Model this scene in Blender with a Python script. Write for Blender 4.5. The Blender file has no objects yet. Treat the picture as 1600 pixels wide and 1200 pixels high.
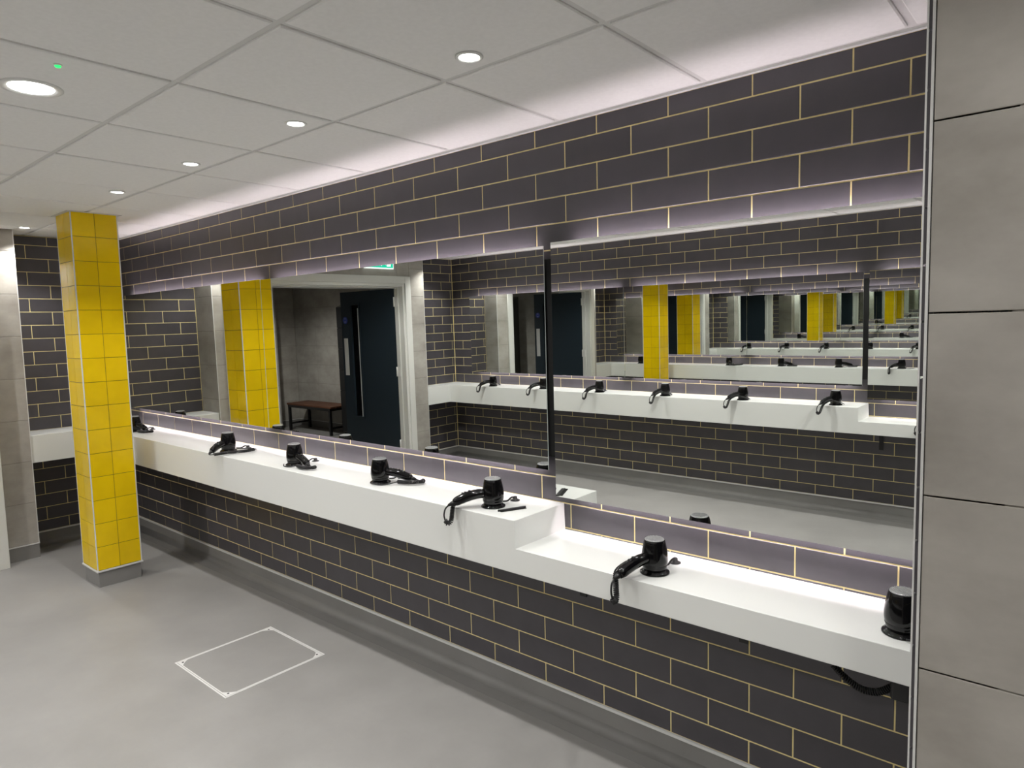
import bpy, bmesh, math, random
from mathutils import Vector, Matrix
random.seed(7)
D = bpy.data
SC = bpy.context.scene
COL = SC.collection
ZO = 0.515                                   # floor level offset used by the survey of the room

# ------------------------------------------------------------------ camera, world, exposure
CAMPOS = Vector((0.5842, -2.2592, 1.1697 + ZO))
yaw, pit, rol = 0.8583, 0.0861, -0.0246
F = Vector((-math.cos(yaw) * math.cos(pit), math.sin(yaw) * math.cos(pit), -math.sin(pit)))
R = F.cross(Vector((0, 0, 1))).normalized()
U = R.cross(F)
R, U = math.cos(rol) * R + math.sin(rol) * U, -math.sin(rol) * R + math.cos(rol) * U
cam = D.objects.new('camera', D.cameras.new('camera'))
COL.objects.link(cam)
m3 = Matrix((R, U, -F)).transposed()
cam.matrix_world = Matrix.Translation(CAMPOS) @ m3.to_4x4()
cam.data.sensor_width = 36
cam.data.lens = 1064.08 / 1600 * 36
cam.data.clip_start = 0.02
SC.camera = cam

w = D.worlds.new('world')
SC.world = w
w.use_nodes = True
w.node_tree.nodes['Background'].inputs[0].default_value = (0.02, 0.02, 0.02, 1)
w.node_tree.nodes['Background'].inputs[1].default_value = 0.0

SC.view_settings.view_transform = 'Standard'
SC.view_settings.look = 'None'
SC.view_settings.gamma = 1
SC.view_settings.use_curve_mapping = False
SC.view_settings.exposure = 0.0
SC.cycles.max_bounces = 20
SC.cycles.glossy_bounces = 16
SC.cycles.diffuse_bounces = 5
SC.cycles.use_denoising = True

SPOT_W = 43.0          # small downlights, watts
BIG_W = 31.0           # large downlights
LED_E = 42.0           # emission strength of the strips behind the mirrors
DISC_E = 14.0
LOBBY_FILL_W = 170.0

# ------------------------------------------------------------------ materials
def mat(name, col=(.5, .5, .5), rough=.5, metal=0.0, spec=.5, emit=None, estr=0.0, coat=0.0):
    m = D.materials.new(name)
    m.use_nodes = True
    b = m.node_tree.nodes['Principled BSDF']
    b.inputs['Base Color'].default_value = (*col, 1)
    b.inputs['Roughness'].default_value = rough
    b.inputs['Metallic'].default_value = metal
    b.inputs['Specular IOR Level'].default_value = spec
    b.inputs['Coat Weight'].default_value = coat
    if emit:
        b.inputs['Emission Color'].default_value = (*emit, 1)
        b.inputs['Emission Strength'].default_value = estr
    return m

def mottle(m, c1, c2, scale, detail=6, rough=None, bump=0.0, contrast=(.35, .65), per_object=0.0, stretch=(1, 1, 1)):
    nt = m.node_tree
    b = nt.nodes['Principled BSDF']
    g = nt.nodes.new('ShaderNodeNewGeometry')
    mp = nt.nodes.new('ShaderNodeMapping')
    mp.inputs['Scale'].default_value = stretch
    nt.links.new(g.outputs['Position'], mp.inputs['Vector'])
    n = nt.nodes.new('ShaderNodeTexNoise')
    n.inputs['Scale'].default_value = scale
    n.inputs['Detail'].default_value = detail
    n.inputs['Roughness'].default_value = .6
    nt.links.new(mp.outputs[0], n.inputs['Vector'])
    r = nt.nodes.new('ShaderNodeValToRGB')
    r.color_ramp.elements[0].position, r.color_ramp.elements[1].position = contrast
    r.color_ramp.elements[0].color = (*c1, 1)
    r.color_ramp.elements[1].color = (*c2, 1)
    nt.links.new(n.outputs['Fac'], r.inputs['Fac'])
    out = r.outputs['Color']
    if per_object:
        oi = nt.nodes.new('ShaderNodeObjectInfo')
        hv = nt.nodes.new('ShaderNodeHueSaturation')
        mr = nt.nodes.new('ShaderNodeMapRange')
        mr.inputs['To Min'].default_value = 1 - per_object
        mr.inputs['To Max'].default_value = 1 + per_object
        nt.links.new(oi.outputs['Random'], mr.inputs['Value'])
        nt.links.new(mr.outputs[0], hv.inputs['Value'])
        nt.links.new(out, hv.inputs['Color'])
        out = hv.outputs['Color']
    nt.links.new(out, b.inputs['Base Color'])
    if rough:
        mr = nt.nodes.new('ShaderNodeMapRange')
        mr.inputs['To Min'].default_value, mr.inputs['To Max'].default_value = rough
        nt.links.new(n.outputs['Fac'], mr.inputs['Value'])
        nt.links.new(mr.outputs[0], b.inputs['Roughness'])
    if bump:
        bp = nt.nodes.new('ShaderNodeBump')
        bp.inputs['Strength'].default_value = bump
        bp.inputs['Distance'].default_value = .002
        nt.links.new(n.outputs['Fac'], bp.inputs['Height'])
        nt.links.new(bp.outputs[0], b.inputs['Normal'])
    return m

M = {}
M['brick'] = mottle(mat('anthracite_glaze', rough=.38, spec=.6), (.064, .059, .068), (.073, .067, .077), 9, 3, per_object=.09)
M['grout'] = mottle(mat('yellow_grout', rough=.85, spec=.2), (.82, .69, .33), (.88, .75, .39), 30, 3)
M['concrete'] = mottle(mat('concrete_tile', rough=.55, spec=.3), (.31, .288, .258), (.48, .455, .418), 4.2, 13, rough=(.45, .65), bump=.2, contrast=(.28, .72), per_object=.04, stretch=(.8, .8, 1.25))
M['cgrout'] = mat('grey_grout', (.25, .235, .21), .85, spec=.2)
M['vinyl'] = mottle(mat('grey_vinyl', rough=.42, spec=.35), (.262, .254, .246), (.312, .303, .294), 2.6, 8, rough=(.36, .52), contrast=(.3, .7))
M['skirt'] = mottle(mat('dark_vinyl', rough=.45, spec=.35), (.235, .228, .222), (.265, .258, .252), 3, 5)
M['counter'] = mat('white_solid_surface', (.80, .81, .79), .26, spec=.45)
M['yellow'] = mottle(mat('yellow_glaze', rough=.14, spec=.28), (.86, .585, .004), (.92, .635, .005), 6, 2, per_object=.05)
M['ygrout'] = mat('dark_grout', (.16, .11, .03), .8, spec=.2)
M['steel'] = mat('satin_steel', (.80, .79, .78), .34, .15)
M['alu'] = mat('pale_aluminium', (.76, .76, .75), .38, .1)
M['ceil'] = mottle(mat('ceiling_board', rough=.9, spec=.1), (.82, .815, .80), (.85, .845, .83), 60, 3)
M['grid'] = mat('ceiling_grid', (.66, .655, .64), .6, spec=.3)
M['white'] = mat('white_paint', (.74, .74, .71), .4)
M['whiteplastic'] = mat('white_plastic', (.8, .8, .78), .35)
M['black'] = mat('black_gloss_plastic', (.0025, .0025, .003), .08, spec=.42)
M['blackm'] = mat('black_satin_plastic', (.010, .010, .011), .35)
M['rubber'] = mat('black_cord', (.008, .008, .009), .4)
M['grill'] = mottle(mat('grey_grill', rough=.35, metal=.5), (.30, .30, .31), (.60, .60, .61), 700, 1)
M['navy'] = mat('navy_door_paint', (.020, .032, .044), .38)
M['locker'] = mat('black_locker_paint', (.006, .006, .007), .45)
M['lockergap'] = mat('grey_locker_edge', (.09, .09, .08), .5)
M['wood'] = mottle(mat('bench_wood', rough=.45), (.09, .032, .016), (.14, .052, .024), 12, 6, stretch=(.15, 1.5, 1))
M['dark'] = mat('gap_shade_and_screw', (.012, .012, .012), .8)  # screw heads, and the shade painted into the mirror gap
M['glasspane'] = mat('door_glass', (.004, .004, .005), .06)
M['edge'] = mat('polished_glass_edge', (.66, .72, .69), .15)
M['led'] = mat('led_strip_light', (.9, .85, .87), .5, emit=(1.0, .87, .925), estr=LED_E)
M['disc'] = mat('downlight_diffuser', (.9, .9, .9), .5, emit=(1, .985, .95), estr=DISC_E)
M['greenled'] = mat('green_indicator', (.02, .6, .12), .4, emit=(.02, .9, .15), estr=1.6)
M['exitgreen'] = mat('exit_green', (.0, .42, .26), .4, emit=(.0, .62, .40), estr=.9)
M['exitwhite'] = mat('exit_white', (.9, .9, .9), .4, emit=(.9, 1, .95), estr=1.0)
M['blue'] = mat('blue_disc', (.06, .09, .42), .4)
mm = D.materials.new('mirror_silver')
mm.use_nodes = True
nt = mm.node_tree
nt.nodes.clear()
o_ = nt.nodes.new('ShaderNodeOutputMaterial')
g_ = nt.nodes.new('ShaderNodeBsdfGlossy')
g_.inputs['Color'].default_value = (.875, .895, .872, 1)
g_.inputs['Roughness'].default_value = 0.0
nt.links.new(g_.outputs[0], o_.inputs[0])
M['mirror'] = mm

# ------------------------------------------------------------------ helpers
def link(name, me, parent=None, matrix=None):
    o = D.objects.new(name, me)
    COL.objects.link(o)
    if parent:
        o.parent = parent
    if matrix is not None:
        o.matrix_local = matrix
    return o

def tag(o, label, cat, group=None):
    o['label'] = label
    o['category'] = cat
    if group:
        o['group'] = group
    return o

def struct(o):
    o['kind'] = 'structure'
    return o

def empty(name, loc=(0, 0, 0), rot=(0, 0, 0)):
    o = D.objects.new(name, None)
    o.empty_display_size = .05
    COL.objects.link(o)
    o.location = loc
    o.rotation_euler = rot
    return o

def box(bm, x0, x1, y0, y1, z0, z1, mi=0, bev=0.0, seg=1):
    c = [bm.verts.new((x, y, z)) for x in (x0, x1) for y in (y0, y1) for z in (z0, z1)]
    q = [(0, 1, 3, 2), (4, 6, 7, 5), (0, 4, 5, 1), (2, 3, 7, 6), (0, 2, 6, 4), (1, 5, 7, 3)]
    fs = [bm.faces.new([c[i] for i in f]) for f in q]
    for f in fs:
        f.material_index = mi
    if bev:
        es = list({e for f in fs for e in f.edges})
        r = bmesh.ops.bevel(bm, geom=es, offset=bev, segments=seg, affect='EDGES', profile=.5)
        for f in r['faces']:
            f.material_index = mi
    return fs

def prism(bm, pts, y0, y1, axis='y', mi=0, bev=0.0, seg=1):
    """polygon of 2-D points extruded along an axis"""
    def P(a, b, t):
        return {'y': (a, t, b), 'x': (t, a, b), 'z': (a, b, t)}[axis]
    n = len(pts)
    A = [bm.verts.new(P(a, b, y0)) for a, b in pts]
    B = [bm.verts.new(P(a, b, y1)) for a, b in pts]
    fs = [bm.faces.new(A), bm.faces.new(B[::-1])]
    for i in range(n):
        j = (i + 1) % n
        fs.append(bm.faces.new((A[j], A[i], B[i], B[j])))
    for f in fs:
        f.material_index = mi
    if bev:
        es = [e for e in {e for f in fs for e in f.edges}]
        r = bmesh.ops.bevel(bm, geom=es, offset=bev, segments=seg, affect='EDGES', profile=.5)
        for f in r['faces']:
            f.material_index = mi
    return fs

def lathe(bm, prof, n=32, mi=0, cx=0, cy=0, cap0=True, cap1=True, mis=None):
    rings = []
    for r, z in prof:
        rings.append([bm.verts.new((cx + r * math.cos(2 * math.pi * i / n), cy + r * math.sin(2 * math.pi * i / n), z)) for i in range(n)])
    for k in range(len(rings) - 1):
        for i in range(n):
            j = (i + 1) % n
            f = bm.faces.new((rings[k][i], rings[k][j], rings[k + 1][j], rings[k + 1][i]))
            f.smooth = True
            f.material_index = mis[k] if mis else mi
    if cap0:
        bm.faces.new(rings[0][::-1]).material_index = mi
    if cap1:
        bm.faces.new(rings[-1]).material_index = mis[-1] if mis else mi

def tube(bm, pts, rad, n=8, mi=0, caps=True):
    pts = [Vector(p) for p in pts]
    rads = rad if isinstance(rad, (list, tuple)) else [rad] * len(pts)
    rings = []
    up = None
    for i, p in enumerate(pts):
        t = (pts[min(i + 1, len(pts) - 1)] - pts[max(i - 1, 0)]).normalized()
        if up is None:
            up = t.orthogonal().normalized()
        up = (up - t * up.dot(t))
        up = up.normalized() if up.length > 1e-6 else t.orthogonal().normalized()
        s = t.cross(up)
        rings.append([bm.verts.new(p + rads[i] * (math.cos(2 * math.pi * k / n) * up + math.sin(2 * math.pi * k / n) * s)) for k in range(n)])
    for a, b in zip(rings, rings[1:]):
        for k in range(n):
            j = (k + 1) % n
            f = bm.faces.new((a[k], a[j], b[j], b[k]))
            f.smooth = True
            f.material_index = mi
    if caps:
        bm.faces.new(rings[0][::-1]).material_index = mi
        bm.faces.new(rings[-1]).material_index = mi

def smooth_path(ctrl, n=12):
    P = [Vector(c) for c in ctrl]
    P = [2 * P[0] - P[1]] + P + [2 * P[-1] - P[-2]]
    out = []
    for i in range(1, len(P) - 2):
        for k in range(n):
            t = k / n
            a, b, c, d = P[i - 1], P[i], P[i + 1], P[i + 2]
            out.append(.5 * ((2 * b) + (-a + c) * t + (2 * a - 5 * b + 4 * c - d) * t * t + (-a + 3 * b - 3 * c + d) * t ** 3))
    out.append(P[-2])
    return out

def coil(bm, ctrl, R_, r_, pitch, n=5, mi=0, per=9):
    """helical coiled cord following a path"""
    path = smooth_path(ctrl, 24)
    L = [0]
    for a, b in zip(path, path[1:]):
        L.append(L[-1] + (b - a).length)
    tot = L[-1]
    N = int(tot / pitch * per)
    pts = []
    up = None
    k = 0
    for i in range(N + 1):
        s = tot * i / N
        while k < len(L) - 2 and L[k + 1] < s:
            k += 1
        f = (s - L[k]) / max(1e-9, L[k + 1] - L[k])
        p = path[k].lerp(path[k + 1], f)
        t = (path[k + 1] - path[k]).normalized()
        if up is None:
            up = t.orthogonal().normalized()
        up = (up - t * up.dot(t)).normalized()
        q = t.cross(up)
        a = 2 * math.pi * i / per
        pts.append(p + R_ * (math.cos(a) * up + math.sin(a) * q))
    tube(bm, pts, r_, n, mi)

def mesh(name, bm, *mats):
    bmesh.ops.recalc_face_normals(bm, faces=bm.faces)
    me = D.meshes.new(name)
    bm.to_mesh(me)
    bm.free()
    for m in mats:
        me.materials.append(M[m])
    return me

def part(name, bm, mats, parent, matrix=None):
    return link(name, mesh(name, bm, *([mats] if isinstance(mats, str) else mats)), parent, matrix)

def basis(origin, N):
    """local x along the wall, local y out of the wall, z up"""
    N = Vector(N)
    X = N.cross(Vector((0, 0, 1)))
    return Matrix.Translation(Vector(origin)) @ Matrix((X, N, Vector((0, 0, 1)))).transposed().to_4x4()

_piece = {}
def piece_mesh(kind, wd, ht, th, ch, material):
    key = (kind, round(wd, 4), round(ht, 4))
    if key not in _piece:
        bm = bmesh.new()
        rings = []
        for y, ins in ((-th, 0), (-ch, 0), (0, ch)):
            a, b = wd / 2 - ins, ht / 2 - ins
            rings.append([bm.verts.new(v) for v in ((-a, y, -b), (a, y, -b), (a, y, b), (-a, y, b))])
        for p, q in zip(rings, rings[1:]):
            for i in range(4):
                j = (i + 1) % 4
                bm.faces.new((p[i], p[j], q[j], q[i]))
        bm.faces.new(rings[2])
        bm.faces.new(rings[0][::-1])
        _piece[key] = mesh(kind, bm, material)
    return _piece[key]

def put_piece(kind, material, parent, O, Uv, N, u0, u1, z0, z1, th, ch, jit=.0012):
    c = Vector(O) + Vector(Uv) * ((u0 + u1) / 2)
    c.z = (z0 + z1) / 2
    mt = basis(c, N) @ Matrix.Rotation(random.uniform(-jit, jit), 4, 'X') @ Matrix.Rotation(random.uniform(-jit, jit) * .5, 4, 'Z')
    return link(kind, piece_mesh(kind, u1 - u0, z1 - z0, th, ch, material), parent, mt)

PH, PV, GAP = .303, .1052, .0050
def bricks(parent, O, Uv, N, u0, u1, z0, z1, phase, holes=(), kind='brick'):
    """running-bond glazed bricks; rows keep one level round the whole room"""
    r = math.floor((z0 - ZO) / PV)
    while ZO + r * PV < z1 - 1e-6:
        zb, zt = ZO + r * PV, ZO + (r + 1) * PV
        ph = phase + (0 if r % 2 == 0 else PH / 2)
        k = math.floor((u0 - ph) / PH)
        while ph + k * PH < u1 - 1e-6:
            a, b = max(u0, ph + k * PH + GAP / 2), min(u1, ph + (k + 1) * PH - GAP / 2)
            c, d = max(z0, zb + GAP / 2), min(z1, zt - GAP / 2)
            k += 1
            if b - a < .008 or d - c < .006:
                continue
            if any(a >= h[0] and b <= h[1] and c >= h[2] and d <= h[3] for h in holes):
                continue
            put_piece(kind, 'brick', parent, O, Uv, N, a, b, c, d, .009, .0012)
        r += 1

def grid_tiles(parent, O, Uv, N, us, zs, gap, th, ch, material, kind='tile', skip=None, jit=.0008):
    for ua, ub in zip(us, us[1:]):
        for za, zb in zip(zs, zs[1:]):
            if skip and skip(ua, ub, za, zb):
                continue
            put_piece(kind, material, parent, O, Uv, N, ua + gap / 2, ub - gap / 2, za + gap / 2, zb - gap / 2, th, ch, jit)

# ------------------------------------------------------------------ room dimensions
ZC = 2.481                       # ceiling
TRIM = .112                      # top of the coved skirting
XL = -5.865                      # end wall, brick recess beside the mirrors
XL2 = -5.64                      # end wall, brick recess on the far side of the door
XD = -5.42                       # face of the concrete door wall
XDL = -5.53                      # face of its left pier, set back a little
YD0, YD1 = -.780, -3.25          # door wall from / to
W = -3.93                       # opposite wall
XR = .327                        # end of the mirror wall
XR2 = .60                        # end of the opposite wall
YP = -.785                       # face of the concrete nib beside the camera
XB = 2.4                         # wall behind the camera
DEP = .325
HI, LO, UN = .937, .823, .727    # counter heights and underside
LX0, LX1, LY0, LY1 = -9.9, -5.9, -.60, -4.30   # lobby beyond the door

# ------------------------------------------------------------------ floor, ceiling
bm = bmesh.new()
box(bm, LX0 - .1, XB + .1, LY1 - .1, .12, -.1, 0)
struct(part('floor', bm, 'vinyl', None))

bm = bmesh.new()
box(bm, XL - .1, XB + .1, W - .1, .1, ZC + .006, ZC + .10)
ceiling = struct(part('ceiling', bm, 'grid', None))
gx = [-.452 + .612 * k for k in range(-9, 6)]
gx = [XL + .03] + [x for x in gx if XL + .08 < x < XB - .05] + [XB]
gy = [-.02, -.645, -1.243, -1.841, -2.439, -3.037, -3.635, W + .02]
for a, b in zip(gx, gx[1:]):
    for c, d in zip(gy, gy[1:]):
        g = .022
        y0, y1 = d + g / 2, c - g / 2
        if c == gy[0]:
            y1 = c - .022
        if d == gy[-1]:
            y0 = d + .022
        x0, x1 = a + g / 2, b - g / 2
        key = ('ct', round(x1 - x0, 4), round(y1 - y0, 4))
        if key not in _piece:
            bm = bmesh.new()
            hx, hy = (x1 - x0) / 2, (y1 - y0) / 2
            rg = []
            for z, ins in ((.012, 0), (.003, 0), (0, .004)):
                rg.append([bm.verts.new((sx * (hx - ins), sy * (hy - ins), z)) for sx, sy in ((-1, -1), (1, -1), (1, 1), (-1, 1))])
            for p, q in zip(rg, rg[1:]):
                for i in range(4):
                    j = (i + 1) % 4
                    bm.faces.new((p[i], p[j], q[j], q[i]))
            bm.faces.new(rg[2][::-1])
            bm.faces.new(rg[0])
            _piece[key] = mesh('ceiling_tile', bm, 'ceil')
        jt = random.uniform(-.0012, .0012)
        link('ceiling_tile', _piece[key], ceiling, Matrix.Translation(((x0 + x1) / 2, (y0 + y1) / 2, ZC - .001 + random.uniform(-.0012, .0008))) @ Matrix.Rotation(jt, 4, 'X') @ Matrix.Rotation(random.uniform(-.001, .001), 4, 'Y'))
# shadow-gap angle round the ceiling edge
def edge_trim(name, pts):
    bm = bmesh.new()
    for (x0, x1, y0, y1) in pts:
        box(bm, x0, x1, y0, y1, ZC - .003, ZC + .006)
    return struct(part(name, bm, 'whiteplastic', None))
edge_trim('trim_1', [(XL, XR, -.016, .0)])
edge_trim('trim_2', [(XL2, XR2, W, W + .016)])

# ------------------------------------------------------------------ mirror wall
HOLES = [(-5.52, -1.20, 1.10, 1.97), (-1.06, XR - .05, 1.00, 1.97), (XL, -1.10, UN + .01, HI - .01), (-1.12, XR, UN + .01, LO - .01)]
bm = bmesh.new()
box(bm, XL - .12, XR + .10, .0015, .12, 0, ZC)
wall_back = struct(part('wall_back', bm, 'grout', None))
bricks(wall_back, (0, 0, 0), (1, 0, 0), (0, -1, 0), XL + .004, XR - .004, TRIM + .004, ZC - .004, 0.0, HOLES)

# opposite wall
HOLES2 = [(-5.18, -.90, 1.10, 1.97), (-.78, XR2 - .05, 1.00, 1.97), (XL2, -.86, UN + .01, HI - .01), (-.88, XR2, UN + .01, LO - .01)]
bm = bmesh.new()
box(bm, XL2 - .12, XR2 + .10, W - .12, W - .0015, 0, ZC)
wall_front = struct(part('wall_front', bm, 'grout', None))
bricks(wall_front, (0, W, 0), (1, 0, 0), (0, 1, 0), XL2 + .004, XR2 - .004, TRIM + .004, ZC - .004, -.636, HOLES2)

# end wall: brick recess, concrete door wall, brick recess
OY0, OY1, OZ = -1.080, -2.960, 2.150         # door opening
bm = bmesh.new()
box(bm, XL - .12, XL - .0015, YD0, .02, 0, ZC, 0)
box(bm, XL2 - .12, XL2 - .0015, W, YD1, 0, ZC, 0)
box(bm, XL - .10, XDL - .002, OY0, YD0 - .002, 0, ZC, 1)
box(bm, XDL - .002, XD - .002, OY0, OY0 + .078, 0, ZC, 1)
box(bm, XL - .10, XD - .002, YD1 + .002, OY1, 0, ZC, 1)
box(bm, XL - .10, XD - .002, OY1, OY0, OZ, ZC, 1)
wall_left = struct(part('wall_left', bm, ('grout', 'cgrout'), None))
bricks(wall_left, (XL, 0, 0), (0, -1, 0), (1, 0, 0), .004, -YD0 - .004, TRIM + .004, ZC - .004, .477, [(0, -YD0, UN + .01, HI - .01)])
bricks(wall_left, (XL2, 0, 0), (0, -1, 0), (1, 0, 0), -YD1 + .004, -W - .004, TRIM + .004, ZC - .004, .257, [(-YD1, -W, UN + .01, HI - .01)])
czs = [TRIM + .004] + [.43 + .315 * k for k in range(7)] + [ZC]
FRO = .08                                     # architrave width
# concrete tiles either side of and above the frame, and on the two cheeks of the door wall
grid_tiles(wall_left, (XDL, 0, 0), (0, -1, 0), (1, 0, 0), [-YD0, -OY0 - FRO + .004], czs, .003, .010, .0012, 'concrete')
grid_tiles(wall_left, (XD, 0, 0), (0, -1, 0), (1, 0, 0), [-OY1 + FRO - .004, -YD1], czs, .003, .010, .0012, 'concrete')
grid_tiles(wall_left, (XD, 0, 0), (0, -1, 0), (1, 0, 0), [-OY0 - FRO + .004, 1.60, 2.23, 2.86, -OY1 + FRO - .004], [OZ + FRO - .004, ZC], .003, .010, .0012, 'concrete')
grid_tiles(wall_left, (0, YD0, 0), (1, 0, 0), (0, 1, 0), [XL + .002, XDL], czs, .003, .010, .0012, 'concrete')
grid_tiles(wall_left, (0, YD1, 0), (1, 0, 0), (0, -1, 0), [XL2 + .002, XD], czs, .003, .010, .0012, 'concrete')

# nib beside the camera: brick return towards the mirrors, concrete face towards the room
bm = bmesh.new()
box(bm, XR + .0115, XR + .14, YP + .0025, .10, 0, ZC, 0)
box(bm, XR + .0115, XB + .12, YP + .0025, YP + .14, 0, ZC, 1)
box(bm, XB + .002, XB + .12, W, YP + .14, 0, ZC, 1)
box(bm, XR2 + .0115, XB + .12, W + .60, W + .797, 0, ZC, 1)
box(bm, XR2 + .0115, XR2 + .14, W, W + .797, 0, ZC, 0)
wall_right = struct(part('wall_right', bm, ('grout', 'cgrout'), None))
bricks(wall_right, (XR + .0015, 0, 0), (0, -1, 0), (-1, 0, 0), .004, -YP - .001, TRIM + .004, ZC - .004, .06, [(0, DEP - .01, UN + .01, LO - .01)])
bricks(wall_right, (XR2 + .0015, 0, 0), (0, -1, 0), (-1, 0, 0), -W - .80 + .001, -W - .004, TRIM + .004, ZC - .004, .12, [(-W - DEP + .01, -W, UN + .01, LO - .01)])
rz = [TRIM + .004, .305, .652, .999, 1.342, 1.688, 2.036, 2.383, ZC]
grid_tiles(wall_right, (0, YP, 0), (1, 0, 0), (0, -1, 0), [XR + .0125, XR + .70, XR + 1.39, XB], rz, .003, .010, .0012, 'concrete')
grid_tiles(wall_right, (0, W + .80, 0), (1, 0, 0), (0, 1, 0), [XR2 + .0125, XR2 + .69, XR2 + 1.25, XB], rz, .003, .010, .0012, 'concrete')
grid_tiles(wall_right, (XB, 0, 0), (0, -1, 0), (-1, 0, 0), [-YP, -YP + .6, -YP + 1.2, -YP + 1.8, -W - .80], rz, .003, .010, .0012, 'concrete')
# two bright tile edge trims on the corner of the nib
bm = bmesh.new()
box(bm, XR - .0010, XR + .0022, YP - .0015, YP + .006, TRIM, ZC)
struct(part('trim_3', bm, 'alu', None))
bm = bmesh.new()
box(bm, XR + .0078, XR + .0125, YP - .0018, YP + .006, TRIM, ZC)
struct(part('trim_4', bm, 'alu', None))
for nm, (x, y) in (('trim_5', (XDL, YD0)), ('trim_6', (XD, YD1))):
    bm = bmesh.new()
    s = 1 if y == YD0 else -1
    box(bm, x - .004, x + .0012, y - .004 * s if s > 0 else y - .0012, y + .0012 if s > 0 else y + .004, TRIM, ZC)
    struct(part(nm, bm, 'alu', None))

# ------------------------------------------------------------------ coved skirting with metal capping
def skirting(name, O, Uv, N, u0, u1):
    bm = bmesh.new()
    pr = [(0, 0), (0, TRIM - .006), (.003, TRIM - .006)]
    rr = .035
    for i in range(7):
        a = math.pi / 2 * i / 6
        pr.append((.003 + rr - rr * math.cos(a), .0015 + rr - rr * math.sin(a)))
    pr.append((.10, .0012))
    pr.append((.10, 0))
    A = [bm.verts.new((u0, y, z)) for y, z in pr]
    B = [bm.verts.new((u1, y, z)) for y, z in pr]
    for i in range(len(pr) - 1):
        f = bm.faces.new((A[i], A[i + 1], B[i + 1], B[i]))
        f.smooth = 2 < i < 9
    bm.faces.new(A)
    bm.faces.new(B[::-1])
    # capping strip
    fs = box(bm, u0, u1, 0, .010, TRIM - .008, TRIM + .003, 1)
    me = mesh(name, bm, 'skirt', 'alu')
    N = Vector(N); Uv = Vector(Uv)
    mt = Matrix.Translation(Vector(O)) @ Matrix((Uv, N, Vector((0, 0, 1)))).transposed().to_4x4()
    return struct(link(name, me, None, mt))
skirting('baseboard_back', (0, 0, 0), (1, 0, 0), (0, -1, 0), XL, XR)
skirting('baseboard_front', (0, W, 0), (1, 0, 0), (0, 1, 0), XL2, XR2)
skirting('baseboard_left', (XL, 0, 0), (0, -1, 0), (1, 0, 0), 0, -YD0)
skirting('baseboard_left', (XL2, 0, 0), (0, -1, 0), (1, 0, 0), -YD1, -W)
def plain_skirt(name, O, Uv, N, u0, u1):
    bm = bmesh.new()
    box(bm, u0, u1, -.012, -.0005, 0, TRIM - .006, 0)
    box(bm, u0, u1, -.012, .004, TRIM - .006, TRIM + .003, 1)
    me = mesh(name, bm, 'skirt', 'alu')
    mt = Matrix.Translation(Vector(O)) @ Matrix((Vector(Uv), Vector(N), Vector((0, 0, 1)))).transposed().to_4x4()
    return struct(link(name, me, None, mt))
plain_skirt('baseboard_door', (XDL, 0, 0), (0, -1, 0), (1, 0, 0), -YD0, -OY0 - FRO)
plain_skirt('baseboard_door', (XD, 0, 0), (0, -1, 0), (1, 0, 0), -OY1 + FRO, -YD1)
plain_skirt('baseboard_cheek', (0, YD0, 0), (1, 0, 0), (0, 1, 0), XL, XDL)
plain_skirt('baseboard_cheek', (0, YD1, 0), (1, 0, 0), (0, -1, 0), XL2, XD)
plain_skirt('baseboard_nib', (0, YP, 0), (1, 0, 0), (0, -1, 0), XR + .012, XB)

# ------------------------------------------------------------------ counters
def counter(name, label, y0, s, xl, xstep, xr, xret, ylen):
    t = empty(name, ((xl + xr) / 2, y0 + s * .16, UN))
    bm = bmesh.new()
    e = .0012
    pts = [(xl + e, UN), (xr - e, UN), (xr - e, LO), (xstep, LO), (xstep, HI), (xl + e, HI)]
    ya, yb = y0 + s * e, y0 + s * DEP
    prism(bm, pts, min(ya, yb), max(ya, yb), 'y', 0, .0025, 2)
    ya, yb = y0 + s * (DEP - .003), y0 + s * ylen
    box(bm, xl + e, xret, min(ya, yb), max(ya, yb), UN, HI, 0, .0022, 2)
    for v in bm.verts:
        v.co -= t.location
    part('worktop', bm, 'counter', t)
    tag(t, label, 'counter')
    return t
counter('vanity_counter', 'long white stepped counter fixed under the mirrors, running to the yellow column', 0, -1, XL, -1.092, XR, XL + DEP, -YD0 - .002)
counter('vanity_counter', 'white stepped counter on the opposite wall, seen only in the mirrors', W, 1, XL2, -.830, XR2, XD + .004, YD1 - W - .002)

# steel brackets under the low counters
def bracket(x, y0, s, label):
    t = empty('counter_bracket', (x, y0, UN))
    bm = bmesh.new()
    ya, yb = s * .0015, s * .008
    box(bm, -.016, .016, min(ya, yb), max(ya, yb), -.17, -.001)
    part('wall_plate', bm, 'blackm', t)
    bm = bmesh.new()
    ya, yb = s * .008, s * .22
    box(bm, -.016, .016, min(ya, yb), max(ya, yb), -.009, -.001)
    part('arm', bm, 'blackm', t)
    tag(t, label, 'bracket')
bracket(-1.0, 0, -1, 'dark steel bracket under the counter step, just left of the low counter')
bracket(-.32, 0, -1, 'dark steel bracket under the low counter between its two hair dryers')
bracket(-.73, W, 1, 'dark steel bracket under the opposite low counter, seen in the right mirror')

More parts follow.
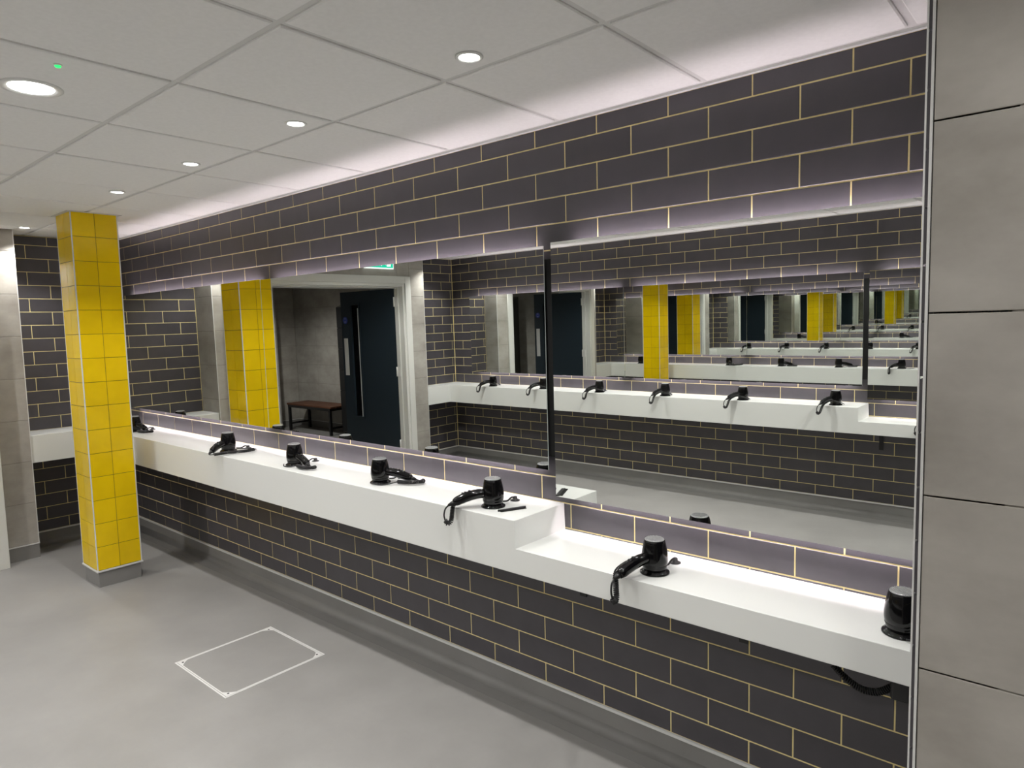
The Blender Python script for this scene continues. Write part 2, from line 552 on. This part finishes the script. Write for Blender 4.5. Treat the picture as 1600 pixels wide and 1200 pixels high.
# ------------------------------------------------------------------ mirrors
def wall_mirror(label, x0, x1, z0, z1, yf, s, tilt=0.0, twist=0.0, led0=.09, led1=.06, gapw=0):
    """front of the glass yf off the wall; s=+1 faces -Y, s=-1 faces +Y. The LED strips sit on the back tray."""
    cx, cz = (x0 + x1) / 2, (z0 + z1) / 2
    hw, hz = (x1 - x0) / 2, (z1 - z0) / 2
    t = empty('wall_mirror', (cx, yf, cz))
    rot = Matrix.Rotation(twist, 4, 'Z') @ Matrix.Rotation(tilt, 4, 'X')
    if s < 0:
        rot = rot @ Matrix.Rotation(math.pi, 4, 'Z')
        led0, led1 = led1, led0
    t.matrix_world = Matrix.Translation((cx, yf, cz)) @ rot
    # local: glass front at y=0 facing -y, wall on +y
    bm = bmesh.new()
    fs = box(bm, -hw, hw, 0, .005, -hz, hz, 1)
    for f in fs:
        if all(abs(v.co.y) < 1e-6 for v in f.verts):
            f.material_index = 0
    part('glass', bm, ('mirror', 'edge'), t)
    bm = bmesh.new()
    box(bm, -hw + .055, hw - .055, .005, .034, -hz + .046, hz - .046, 0)
    part('back_tray', bm, 'alu', t)
    for nm, z, dz in (('led_strip', hz - .046, .004), ('led_strip', -hz + .046, -.004)):
        bm = bmesh.new()
        box(bm, -hw + led0, hw - led1, .016, .032, min(z, z + dz), max(z, z + dz), 0)
        part(nm, bm, 'led', t)
    for x in (-hw + led0 - .006, hw - led1 + .006):  # added plates, unseen behind the glass, stopping LED light past the strip ends
        for za, zb in ((hz - .060, hz - .001), (-hz + .001, -hz + .060)):
            bm = bmesh.new()
            box(bm, x - .002, x + .002, .0052, .034, za, zb)
            part('led_spill_stop', bm, 'blackm', t)
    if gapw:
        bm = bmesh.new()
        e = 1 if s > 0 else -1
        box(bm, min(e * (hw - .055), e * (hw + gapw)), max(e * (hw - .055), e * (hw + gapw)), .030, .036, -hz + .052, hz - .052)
        part('gap_shade_strip', bm, 'dark', t)  # near-black strip standing in for the shade on the wall between two mirrors
    tag(t, label, 'mirror')
    return t
T, TC = .0058, .0053
YF = -.045
wall_mirror('frameless backlit mirror at the far left end, behind the yellow column', -5.60, -3.367, 1.078, 2.005, YF, 1, T, 0, .11)
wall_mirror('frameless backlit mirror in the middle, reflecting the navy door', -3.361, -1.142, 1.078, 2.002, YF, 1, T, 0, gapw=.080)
wall_mirror('frameless backlit mirror on the right above the low counter, hung lower than its neighbours', -1.104, XR - .012, .972, 2.012, YF, 1, TC, 0)
wall_mirror('frameless backlit mirror on the opposite wall, nearest the door, seen by reflection', -5.30, -3.113, 1.078, 2.003, W - YF, -1, 0, 0, .11)
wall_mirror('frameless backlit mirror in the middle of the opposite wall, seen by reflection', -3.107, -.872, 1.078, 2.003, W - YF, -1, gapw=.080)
wall_mirror('frameless backlit mirror over the opposite low counter, seen by reflection', -.830, XR2 - .012, .972, 2.010, W - YF, -1)

# ------------------------------------------------------------------ yellow tiled column
CX0, CX1, CY0, CY1 = -4.70, -4.42, -.737, -.459
bm = bmesh.new()
box(bm, CX0 + .003, CX1 - .003, CY0 + .003, CY1 - .003, TRIM, ZC + .004, 0)
column = struct(part('column', bm, 'ygrout', None))
column['label'] = 'square column clad in glossy yellow tiles with steel corner trims'
rows = [TRIM + .006 + (ZC - TRIM - .006) * k / 15 for k in range(16)]
cm = .005
for O, Uv, N, a, b in (((CX1, 0, 0), (0, 1, 0), (1, 0, 0), CY0, CY1), ((CX0, 0, 0), (0, 1, 0), (-1, 0, 0), CY0, CY1),
                       ((0, CY0, 0), (1, 0, 0), (0, -1, 0), CX0, CX1), ((0, CY1, 0), (1, 0, 0), (0, 1, 0), CX0, CX1)):
    grid_tiles(column, O, Uv, N, [a + cm, (a + b) / 2, b - cm], rows, .0028, .006, .0010, 'yellow', jit=.0022)
for x, y in ((CX0, CY0), (CX1, CY0), (CX0, CY1), (CX1, CY1)):
    bm = bmesh.new()
    sx, sy = (1 if x == CX0 else -1), (1 if y == CY0 else -1)
    xa, xb = x - sx * .001, x + sx * .0058
    ya, yb = y - sy * .001, y + sy * .0058
    box(bm, min(xa, xb), max(xa, xb), min(ya, yb), max(ya, yb), TRIM, ZC, 0, .0015, 1)
    part('corner_trim', bm, 'alu', column)
bm = bmesh.new()
box(bm, CX0 + .008, CX1 - .008, CY0 + .008, CY1 - .008, 0, TRIM - .006)
part('skirting', bm, 'skirt', column)
bm = bmesh.new()
box(bm, CX0 - .006, CX1 + .006, CY0 - .006, CY1 + .006, TRIM - .007, TRIM + .004, 0, .001)
part('capping', bm, 'alu', column)
bm = bmesh.new()
for x0, x1, y0, y1 in ((CX0 - .022, CX1 + .022, CY0 - .022, CY0 - .002), (CX0 - .022, CX1 + .022, CY1 + .002, CY1 + .022),
                       (CX0 - .022, CX0 - .002, CY0, CY1), (CX1 + .002, CX1 + .022, CY0, CY1)):
    box(bm, x0, x1, y0, y1, ZC - .005, ZC - .0015)
part('ceiling_collar', bm, 'grid', column)

# ------------------------------------------------------------------ door, frame and lobby
door = struct(empty('door_1', (XD, (OY0 + OY1) / 2, 0)))
door['label'] = 'navy fire door standing open in a white frame, seen in the mirrors'
def dpart(name, bm, mats):
    for v in bm.verts:
        v.co -= door.location
    return part(name, bm, mats, door)
bm = bmesh.new()
fr = FRO
box(bm, XDL + .001, XD - .003, OY0 + .0785, OY0 + fr, 0, OZ + fr)
for y0, y1, z0, z1 in ((OY0, OY0 + fr, 0, OZ + fr), (OY1 - fr, OY1, 0, OZ + fr), (OY1, OY0, OZ, OZ + fr)):
    box(bm, XD - .002, XD + .016, y0, y1, z0, z1, 0, .002)
dpart('architrave', bm, 'white')
bm = bmesh.new()
for y0, y1, z0, z1 in ((OY0 - .032, OY0, 0, OZ), (OY1, OY1 + .032, 0, OZ), (OY1 + .032, OY0 - .032, OZ - .032, OZ)):
    box(bm, XL - .14, XD + .004, y0, y1, z0, z1, 0, .002)
for y0, y1, z0, z1 in ((OY0 - .048, OY0 - .032, 0, OZ - .032), (OY1 + .032, OY1 + .048, 0, OZ - .032), (OY1 + .048, OY0 - .048, OZ - .048, OZ - .032)):
    box(bm, XD - .13, XD - .07, y0, y1, z0, z1, 0, .002)
dpart('frame_lining', bm, 'white')
# open leaves: local x from hinge to free edge, face +y towards the doorway
def make_leaf(HG, FE, side):
    leaf_len = (FE - HG).length
    ld = (FE - HG).normalized()
    ln = Vector((-ld.y, ld.x, 0))
    if ln.y * side < 0:
        ln = -ln
    LM = Matrix((ld, ln, Vector((0, 0, 1)))).transposed().to_4x4()
    LT = Matrix.Translation(HG - door.location) @ LM
    bm = bmesh.new()
    VX0, VX1, VZ0, VZ1 = leaf_len - .33, leaf_len - .17, .58, 1.95
    LH = OZ - .05
    for x0, x1, z0, z1 in ((0, VX0, .008, LH), (VX1, leaf_len, .008, LH), (VX0, VX1, .008, VZ0), (VX0, VX1, VZ1, LH)):
        box(bm, x0, x1, -.044, 0, z0, z1, 0)
    leaf = part('door_leaf', bm, 'navy', door, LT)
    bm = bmesh.new()
    for x0, x1, z0, z1 in ((VX0 - .012, VX0 + .010, VZ0 - .012, VZ1 + .012), (VX1 - .010, VX1 + .012, VZ0 - .012, VZ1 + .012), (VX0, VX1, VZ0 - .012, VZ0 + .010), (VX0, VX1, VZ1 - .010, VZ1 + .012)):
        box(bm, x0, x1, -.05, .007, z0, z1, 0)
    part('vision_frame', bm, 'navy', leaf)
    bm = bmesh.new()
    box(bm, VX0 + .008, VX1 - .008, -.026, -.020, VZ0, VZ1)
    part('vision_pane', bm, 'glasspane', leaf)
    bm = bmesh.new()
    box(bm, VX0 + .010, VX0 + .030, -.020, .003, VZ0 + .01, VZ1 - .05)
    part('blind_strip', bm, 'alu', leaf)
    bm = bmesh.new()
    box(bm, leaf_len - .105, leaf_len - .035, 0, .003, 1.09, 1.54, 0, .001)
    part('push_plate', bm, 'steel', leaf)
    bm = bmesh.new()
    prism(bm, [(leaf_len - .072 + .042 * math.cos(a * math.pi / 12), 1.76 + .042 * math.sin(a * math.pi / 12)) for a in range(24)], 0, .002, 'y', 0)
    box(bm, leaf_len - .086, leaf_len - .058, .002, .0026, 1.777, 1.781, 1)
    box(bm, leaf_len - .086, leaf_len - .058, .002, .0026, 1.739, 1.743, 1)
    part('notice_disc', bm, ('blue', 'whiteplastic'), leaf)
    for z in (.30, 1.15, 1.95):
        bm = bmesh.new()
        box(bm, -.05, -.004, -.03, .004, z - .055, z + .055, 0)
        lathe(bm, [(.008, z - .055), (.008, z + .055)], 10, 0, -.004, .008)
        part('hinge', bm, 'steel', leaf)
    bm = bmesh.new()
    box(bm, .30, .62, -.085, -.045, LH - .055, LH + .0, 0, .003)
    part('door_closer', bm, 'alu', leaf)
make_leaf(Vector((XD - .13, OY1 + .052, 0)), Vector((XD - 1.06, OY1 + .125, 0)), 1)
make_leaf(Vector((XD - .13, OY0 - .052, 0)), Vector((XD - 1.06, OY0 - .075, 0)), -1)

# exit sign on the concrete above the door
t = empty('exit_sign', (XD, -2.60, 2.385))
bm = bmesh.new()
box(bm, .001, .030, -.195, .195, -.080, .084, 0, .003)
part('housing', bm, 'exitwhite', t)
bm = bmesh.new()
box(bm, .0305, .0325, -.183, .183, -.068, .074)
part('green_panel', bm, 'exitgreen', t)
bm = bmesh.new()
def sgn(pts):
    prism(bm, pts, .0328, .0336, 'x', 0)
sgn([(-.15, -.055), (-.095, -.055), (-.095, .06), (-.15, .06)])
part('door_symbol', bm, 'exitwhite', t)
bm = bmesh.new()
sgn([(.03, -.012), (.10, -.012), (.10, -.05), (.16, .003), (.10, .056), (.10, .018), (.03, .018)])
part('arrow_symbol', bm, 'exitwhite', t)
bm = bmesh.new()
def sg2(pts):
    prism(bm, pts, .0328, .0336, 'x', 0)
sg2([(-.055 + .012 * math.cos(a * math.pi / 5), .048 + .012 * math.sin(a * math.pi / 5)) for a in range(10)])
sg2([(-.062, .034), (-.038, .030), (-.030, -.006), (-.052, -.010)])
sg2([(-.052, -.008), (-.034, -.006), (-.012, -.030), (-.020, -.052), (-.028, -.050), (-.024, -.034)])
sg2([(-.052, -.004), (-.036, -.008), (-.060, -.034), (-.088, -.040), (-.088, -.030), (-.064, -.026)])
sg2([(-.040, .030), (-.014, .012), (-.010, .020), (-.034, .036)])
part('running_figure', bm, 'exitwhite', t)
tag(t, 'green and white illuminated exit sign on the concrete above the door', 'sign')

# lobby shell
bm = bmesh.new()
box(bm, LX0 - .1, LX1, LY1 - .1, LY1 - .0015, 0, ZC)
lw = struct(part('wall_lobby_front', bm, 'cgrout', None))
us = [LX0 + .62 * k for k in range(6)] + [LX1]
lz = [TRIM + .004, .43, .745, 1.06, 1.375, 1.69, 2.005, 2.32, ZC]
grid_tiles(lw, (0, LY1, 0), (1, 0, 0), (0, 1, 0), us, lz, .003, .010, .0012, 'concrete')
bm = bmesh.new()
box(bm, LX0 - .1, LX0 - .0015, LY1, LY0, 0, ZC, 0)
box(bm, LX0, LX0 + .26, -3.80, -3.30, 0, ZC, 0)
lw2 = struct(part('wall_lobby_left', bm, 'cgrout', None))
grid_tiles(lw2, (LX0, 0, 0), (0, -1, 0), (1, 0, 0), [3.80, -LY1], lz, .003, .010, .0012, 'concrete')
grid_tiles(lw2, (LX0 + .2615, 0, 0), (0, -1, 0), (1, 0, 0), [3.30, 3.80], lz, .003, .010, .0012, 'concrete')
grid_tiles(lw2, (LX0, 0, 0), (0, -1, 0), (1, 0, 0), [-LY0, 1.2, 1.8, 2.4, 3.0, 3.30], lz, .003, .010, .0012, 'concrete')
bm = bmesh.new()
box(bm, LX0, LX1, LY0, LY0 + .1, 0, ZC)
struct(part('wall_lobby_back', bm, 'concrete', None))
bm = bmesh.new()
box(bm, LX0 - .1, XL - .10, LY1 - .1, LY0 + .1, ZC + .002, ZC + .1)
struct(part('ceiling_lobby', bm, 'ceil', None))
plain_skirt('baseboard_lobby', (0, LY1, 0), (1, 0, 0), (0, 1, 0), LX0, LX1)
plain_skirt('baseboard_lobby', (LX0, 0, 0), (0, -1, 0), (1, 0, 0), 3.80, -LY1)
plain_skirt('baseboard_lobby', (LX0 + .2615, 0, 0), (0, -1, 0), (1, 0, 0), 3.30, 3.80)

# bench
t = empty('bench', (-8.95, -4.06, 0))
bm = bmesh.new()
for k in range(4):
    box(bm, -.62, .62, -.205 + .104 * k, -.205 + .096 + .104 * k, .425, .452, 0, .003)
part('seat', bm, 'wood', t)
for sx in (-.57, .57):
    for sy in (-.18, .18):
        bm = bmesh.new()
        box(bm, sx - .02, sx + .02, sy - .02, sy + .02, 0, .395, 0, .002)
        part('leg', bm, 'blackm', t)
bm = bmesh.new()
for y in (-.18, .18):
    box(bm, -.59, .59, y - .02, y + .02, .385, .425)
for x in (-.57, .57):
    box(bm, x - .02, x + .02, -.16, .16, .385, .425)
    box(bm, x - .015, x + .015, -.16, .16, .10, .13)
part('frame', bm, 'blackm', t)
tag(t, 'dark wood bench on black metal legs in the lobby, seen through the doorway', 'bench')

# wall switch
t = empty('wall_switch', (-8.42, LY1, 1.53))
bm = bmesh.new()
box(bm, -.043, .043, .0005, .035, -.06, .06, 0, .004)
part('cover', bm, 'whiteplastic', t)
bm = bmesh.new()
box(bm, -.014, .014, .035, .040, -.02, .02, 0, .002)
part('rocker', bm, 'whiteplastic', t)
tag(t, 'small white switch box on the lobby wall above the bench', 'switch')

# lockers behind the open door
lk = empty('locker_bank', (-7.31, LY1, 0))
bm = bmesh.new()
prism(bm, [(.005, .06), (.30, .06), (.30, 1.98), (.005, 2.10)], -.92, .92, 'x', 0)
part('carcass', bm, 'lockergap', lk)
bm = bmesh.new()
box(bm, -.92, .92, .02, .28, 0, .06)
part('plinth', bm, 'locker', lk)
_lk = {}
for c in range(6):
    for r in range(6):
        x0 = -.92 + c * .3067
        z0 = .07 + r * .318
        if 'm' not in _lk:
            bm = bmesh.new()
            box(bm, .004, .3027, 0, .016, .003, .315, 0, .002)
            _lk['m'] = mesh('locker_door', bm, 'locker')
            bm = bmesh.new()
            lathe(bm, [(.009, 0), (.009, .012)], 12, 0)
            _lk['k'] = mesh('lock', bm, 'steel')
        dd = link('locker_door', _lk['m'], lk, Matrix.Translation((x0, .3005, z0)))
        link('lock', _lk['k'], dd, Matrix.Translation((.26, .016, .17)) @ Matrix.Rotation(-math.pi / 2, 4, 'X'))
tag(lk, 'bank of black lockers with sloping tops in the lobby behind the door', 'lockers')

# ------------------------------------------------------------------ downlights
def spot(parent, watts, size, blend, rad, col=(1, .985, .95)):
    ld_ = D.lights.new('lamp', 'SPOT')
    ld_.energy = watts
    ld_.color = col
    ld_.spot_size = size
    ld_.spot_blend = blend
    ld_.shadow_soft_size = rad
    lo = D.objects.new('lamp', ld_)
    COL.objects.link(lo)
    lo.parent = parent
    lo.location = (0, 0, -.012)
    return lo
_dm = {}
def downlight(x, y, r, label, watts, big=False, group=None, cone=130, blend=.45):
    t = empty('downlight', (x, y, ZC))
    k = 'b' if big else 's'
    if k not in _dm:
        bm = bmesh.new()
        lathe(bm, [(r * .80, .0), (r * .82, -.004), (r * 1.0, -.007), (r * 1.14, -.004), (r * 1.14, -.0015)], 32, 0, cap0=False, cap1=False)
        b_ = mesh('bezel', bm, 'whiteplastic')
        bm = bmesh.new()
        lathe(bm, [(r * .81, -.0022), (r * .81, -.0032), (r * .6, -.0042), (.002, -.0045)], 32, 0)
        _dm[k] = (b_, mesh('diffuser', bm, 'disc'))
    link('bezel', _dm[k][0], t)
    link('diffuser', _dm[k][1], t)
    if big:
        spot(t, watts, math.radians(cone), blend, .06)
    else:
        spot(t, watts, math.radians(118), .55, .03)
    tag(t, label, 'downlight', group)
    return t
SM = [(.06, -.743, 'small round downlight over the low counter, out past the camera corner'),
      (-.862, -.743, 'small round downlight, nearest of the row along the mirrors'),
      (-1.794, -.743, 'small round downlight, second nearest of the row along the mirrors'),
      (-2.690, -.743, 'small round downlight, third nearest of the row along the mirrors'),
      (-3.600, -.743, 'small round downlight above and just before the yellow column'),
      (-5.374, -.743, 'small round downlight beyond the yellow column by the concrete wall')]
for x, y, l in SM:
    downlight(x, y, .037, l, SPOT_W)
OPL = ['right of the opposite step', 'above the opposite step', 'second along the opposite counter', 'third along the opposite counter', 'fourth along the opposite counter', 'fifth along the opposite counter', 'in the opposite corner by the door']
for k, x in enumerate((.22, -.66, -1.57, -2.48, -3.39, -4.30, -5.21)):
    downlight(x, -3.36, .037, 'small downlight ' + OPL[k] + ', far side of the room', SPOT_W)
downlight(-2.035, -1.543, .078, 'large bright round downlight at the left with a green indicator beside it', BIG_W * .8, True)
downlight(-2.035, -2.738, .078, 'large round downlight over the middle of the floor towards the opposite counter', BIG_W * 2.7, True)
downlight(.42, -2.738, .078, 'added large round downlight towards the opposite low counter', BIG_W * 2.7, True)  # unseen lamp, added to lift the wall below the counter
downlight(-4.48, -2.14, .078, 'large round downlight in front of the door', BIG_W * 3.3, True, cone=150)
downlight(.72, -1.543, .078, 'large round downlight almost above the camera', BIG_W * 1.3, True, cone=168, blend=.8)
t = empty('indicator_light', (-1.765, -1.545, ZC))
bm = bmesh.new()
lathe(bm, [(.012, 0), (.012, -.003), (.009, -.005)], 16, 0)
part('rim', bm, 'whiteplastic', t)
bm = bmesh.new()
lathe(bm, [(.009, -.0052), (.007, -.009), (.002, -.0105)], 16, 0)
part('lens', bm, 'greenled', t)
tag(t, 'tiny green indicator light in the ceiling beside the large downlight', 'light')
t = empty('lobby_fill_lamp', (-8.2, -2.6, ZC))  # invented lamp, added to brighten the lobby
bm = bmesh.new()
lathe(bm, [(.09, 0), (.09, -.02), (.07, -.025)], 24, 0)
part('diffuser', bm, 'whiteplastic', t)
l_ = spot(t, LOBBY_FILL_W, math.radians(160), .6, .08)
l_.location = (0, 0, -.035)
tag(t, 'added fill lamp on the ceiling of the lobby beyond the door', 'lamp')

# ------------------------------------------------------------------ hair dryers
def dryer_proto(kind):
    """local: base on z=0 at the origin, handle along +x; kind = hang / lie / drape"""
    t = empty('hair_dryer')
    bm = bmesh.new()
    lathe(bm, [(.051, 0), (.051, .004), (.048, .007), (.043, .009), (.041, .012), (.032, .014)], 36, 0)
    part('base_holder', bm, 'black', t)
    bm = bmesh.new()
    lathe(bm, [(.036, .009), (.0405, .014), (.0425, .028), (.0425, .031), (.0442, .034), (.0455, .046), (.0455, .058), (.0440, .074), (.0412, .090), (.0378, .105), (.0350, .1135), (.0335, .1160)], 44, 0)
    part('barrel', bm, 'black', t)
    bm = bmesh.new()
    lathe(bm, [(.0335, .1161), (.0325, .1185), (.0295, .1200), (.0290, .1190)], 36, 0)
    for k in range(-3, 4):
        hw = math.sqrt(max(0, .0288 ** 2 - (k * .0080) ** 2))
        box(bm, k * .0080 - .0013, k * .0080 + .0013, -hw, hw, .1190, .1212)
    part('air_grill', bm, 'grill', t)
    bm = bmesh.new()
    lathe(bm, [(.0428, .0278), (.0436, .0285), (.0436, .0305), (.0428, .0312)], 36, 0, cap0=False, cap1=False)
    part('nozzle_ring', bm, 'blackm', t)
    # handle
    if kind == 'lie':
        hp = [(.030, 0, .056), (.062, 0, .054), (.098, .003, .047), (.132, .005, .036), (.164, .006, .027)]
    else:
        hp = [(.030, 0, .056), (.062, 0, .057), (.098, 0, .051), (.132, 0, .040), (.164, 0, .027)]
    path = smooth_path(hp, 6)
    n = len(path)
    rad = []
    for i in range(n):
        f = i / (n - 1)
        rad.append(.0185 + .0022 * math.sin(math.pi * f) - (.0045 * max(0, (f - .90) / .10)))
    bm = bmesh.new()
    tube(bm, path, rad, 16)
    handle = part('handle', bm, 'black', t)
    e = Vector(hp[-1])
    bm = bmesh.new()
    for f in (.50, .60, .70):
        q = path[int(f * n)]
        box(bm, q.x - .005, q.x + .005, -.006, .006, q.z + .017, q.z + .0245, 0, .0015)
    part('switch', bm, 'blackm', handle)
    dr = (Vector(hp[-1]) - Vector(hp[-2])).normalized()
    bm = bmesh.new()
    tube(bm, [e - dr * .004, e + dr * .010, e + dr * .026], [.0125, .0095, .0050], 10)
    part('strain_relief', bm, 'blackm', handle)
    s0 = e + dr * .024
    def S(x, y, z):
        return s0 + Vector((x, y, z))
    bm = bmesh.new()
    if kind == 'hang':
        tube(bm, smooth_path([s0, S(.014, .004, -.014), S(.020, .008, -.038), S(.016, .009, -.060)], 8), .0034, 7)
        coil(bm, [S(.016, .009, -.060), S(.006, .008, -.074), S(-.008, .002, -.066), S(-.014, -.006, -.040), S(-.020, -.014, -.010), S(-.036, -.024, .012), S(-.075, -.026, .026), S(-.112, -.027, .030)], .0080, .0026, .0060)
        tube(bm, smooth_path([S(-.112, -.027, .030), Vector((.02, -.054, .030)), Vector((-.030, -.058, .008))], 8), .0030, 7)
    elif kind == 'drape':
        tube(bm, smooth_path([s0, S(.012, .010, -.004), S(.006, .036, -.004)], 8), .0036, 7)
        coil(bm, [S(.006, .036, -.004), Vector((.130, .085, .015)), Vector((.095, .130, .014)), Vector((.050, .168, .014)), Vector((.010, .190, .016))], .0080, .0026, .0060)
        tube(bm, smooth_path([Vector((.010, .190, .016)), Vector((-.05, .16, .006)), Vector((-.062, .10, .006)), Vector((-.050, .03, .008))], 8), .0030, 7)
    else:
        tube(bm, smooth_path([s0, S(.016, .008, -.006), S(.026, .022, -.007)], 8), .0036, 7)
        coil(bm, [S(.026, .022, -.007), S(.036, -.002, -.006), S(.014, -.026, -.006), S(-.03, -.038, -.006), S(-.08, -.036, -.006)], .0078, .0026, .0060)
        tube(bm, smooth_path([S(-.08, -.036, -.006), Vector((.06, -.055, .005)), Vector((.02, -.070, .005)), Vector((-.02, -.055, .008))], 8), .0030, 7)
    part('cord', bm, 'rubber', t)
    bm = bmesh.new()
    lathe(bm, [(.021, 0), (.021, .003), (.014, .006), (.010, .008), (.010, .016), (.006, .019)], 20, 0)
    tube(bm, smooth_path([Vector((0, 0, .012)), Vector((0, -.022, .018)), Vector((0, -.048, .009)), Vector((0, -.078, .012))], 8), .0038, 8)
    part('cord_gland', bm, 'blackm', t)
    return t
def copy_tree(o, parent=None):
    c = o.copy()
    COL.objects.link(c)
    if parent is not None:
        c.parent = parent
    for ch in o.children:
        copy_tree(ch, c)
    return c
lk2 = copy_tree(lk)
lk2.location = (-8.2, LY0, 0)
lk2.rotation_euler = (0, 0, math.pi)
tag(lk2, 'second bank of black lockers, opposite the bench, glimpsed only in repeated reflections', 'lockers')
protos = {k: dryer_proto(k) for k in ('hang', 'lie', 'drape')}
used = set()
def dryer(kind, x, y, z, ang, label, group):
    o = protos[kind] if kind not in used else copy_tree(protos[kind])
    used.add(kind)
    o.location = (x, y, z + .0004)
    o.rotation_euler = (0, 0, math.radians(ang))
    sgn_ = 1 if y > W / 2 else -1
    for ch in o.children:
        if ch.name.startswith('cord_gland'):
            ch.matrix_local = Matrix.Rotation(-math.radians(ang), 4, 'Z') @ Matrix.Translation((.012 * sgn_, .125 * sgn_, 0)) @ Matrix.Rotation(0 if sgn_ > 0 else math.pi, 4, 'Z')
    tag(o, label, 'hair dryer', group)
    return o
G1, G2 = 'hair dryers on the counter under the mirrors', 'hair dryers on the opposite counter'
YM = -.217
dryer('lie', -5.045, YM, HI, 5, 'black hair dryer half hidden behind the yellow column', G1)
dryer('drape', -3.560, YM, HI, -62, 'black hair dryer, cord trailing along the counter edge, right of the yellow column', G1)
dryer('lie', -2.803, YM + .004, HI, -10, 'black hair dryer with handle turned forward to the right, below the reflected bench', G1)
dryer('lie', -2.046, YM + .004, HI, 24, 'black hair dryer with handle lying along the counter, below the reflected navy door', G1)
dryer('hang', -1.299, YM, HI, -128, 'black hair dryer at the step end of the high counter, beside the comb', G1)
dryer('hang', -.550, YM, LO, -106, 'black hair dryer on the low counter with cord looped over the front edge', G1)
dryer('lie', .207, YM - .006, LO, 40, 'black hair dryer on the low counter cut off by the concrete nib', G1)
OPD = [(-4.78, 'first from the corner by the door'), (-4.03, 'second from the corner by the door'), (-3.30, 'third from the corner by the door'), (-2.55, 'fourth from the corner by the door'),
       (-1.79, 'second from the opposite step'), (-1.02, 'right beside the opposite step')]
for x, l in OPD:
    dryer('hang', x, W + .235, HI, 112 + random.uniform(-8, 10), 'black hair dryer on the opposite high counter, ' + l, G2)
dryer('hang', -.29, W + .235, LO, 130, 'black hair dryer on the opposite low counter, its handle tip showing in the right mirror', G2)

# comb lying by the step
t = empty('comb', (-1.205, -.208, HI), (0, 0, math.radians(66)))
bm = bmesh.new()
prism(bm, [(-.066, -.008), (.058, -.009), (.066, .004), (.060, .009), (-.060, .008)], .001, .005, 'z', 0, .0008, 1)
part('spine', bm, 'blackm', t)
bm = bmesh.new()
for k in range(34):
    x = -.058 + k * .0034
    box(bm, x, x + .0018, -.0215, -.008, .0012, .0036)
part('teeth', bm, 'blackm', t)
tag(t, 'black comb lying on the high counter beside the hair dryer at the step', 'comb')

# coiled cable and plug box under the low counter
t = empty('coiled_cable', (.09, -.15, UN))
bm = bmesh.new()
tube(bm, smooth_path([(-.085, .01, -.001), (-.088, 0, -.045), (-.078, 0, -.085)], 8), .003, 7)
coil(bm, [(-.078, 0, -.085), (-.045, 0, -.113), (.0, 0, -.134), (.045, 0, -.128), (.085, 0, -.098)], .0085, .0030, .0066, 6)
part('cord', bm, 'rubber', t)
bm = bmesh.new()
box(bm, .082, .135, -.03, .03, -.125, -.0008, 0, .008, 3)
part('plug_box', bm, 'blackm', t)
tag(t, 'black coiled cable hanging under the right end of the low counter', 'cable')

# ------------------------------------------------------------------ floor hatch
t = empty('floor_hatch', (-2.68, -.602, 0))
h = .268
bm = bmesh.new()
for r0, r1 in ((h - .007, h), (h - .016, h - .010)):
    for x0, x1, y0, y1 in ((-r1, r1, -r1, -r0), (-r1, r1, r0, r1), (-r1, -r0, -r0, r0), (r0, r1, -r0, r0)):
        box(bm, x0, x1, y0, y1, .0002, .0022)
part('frame', bm, 'steel', t)
bm = bmesh.new()
i_ = h - .0165
box(bm, -i_, i_, -i_, i_, .0002, .0014)
part('infill', bm, 'vinyl', t)
for sx, sy in ((-1, -1), (1, -1), (1, 1), (-1, 1)):
    bm = bmesh.new()
    a = h - .015
    pts = [(sx * a, sy * a), (sx * (a - .048), sy * a), (sx * (a - .030), sy * (a - .012)), (sx * (a - .012), sy * (a - .030)), (sx * a, sy * (a - .048))]
    prism(bm, pts, .0015, .0024, 'z', 0)
    cp = part('corner_plate', bm, 'steel', t)
    bm = bmesh.new()
    lathe(bm, [(.0055, .0025), (.0055, .0029)], 12, 0, sx * (a - .014), sy * (a - .014))
    part('screw', bm, 'dark', cp)
tag(t, 'square floor access hatch with steel rim and corner plates', 'hatch')
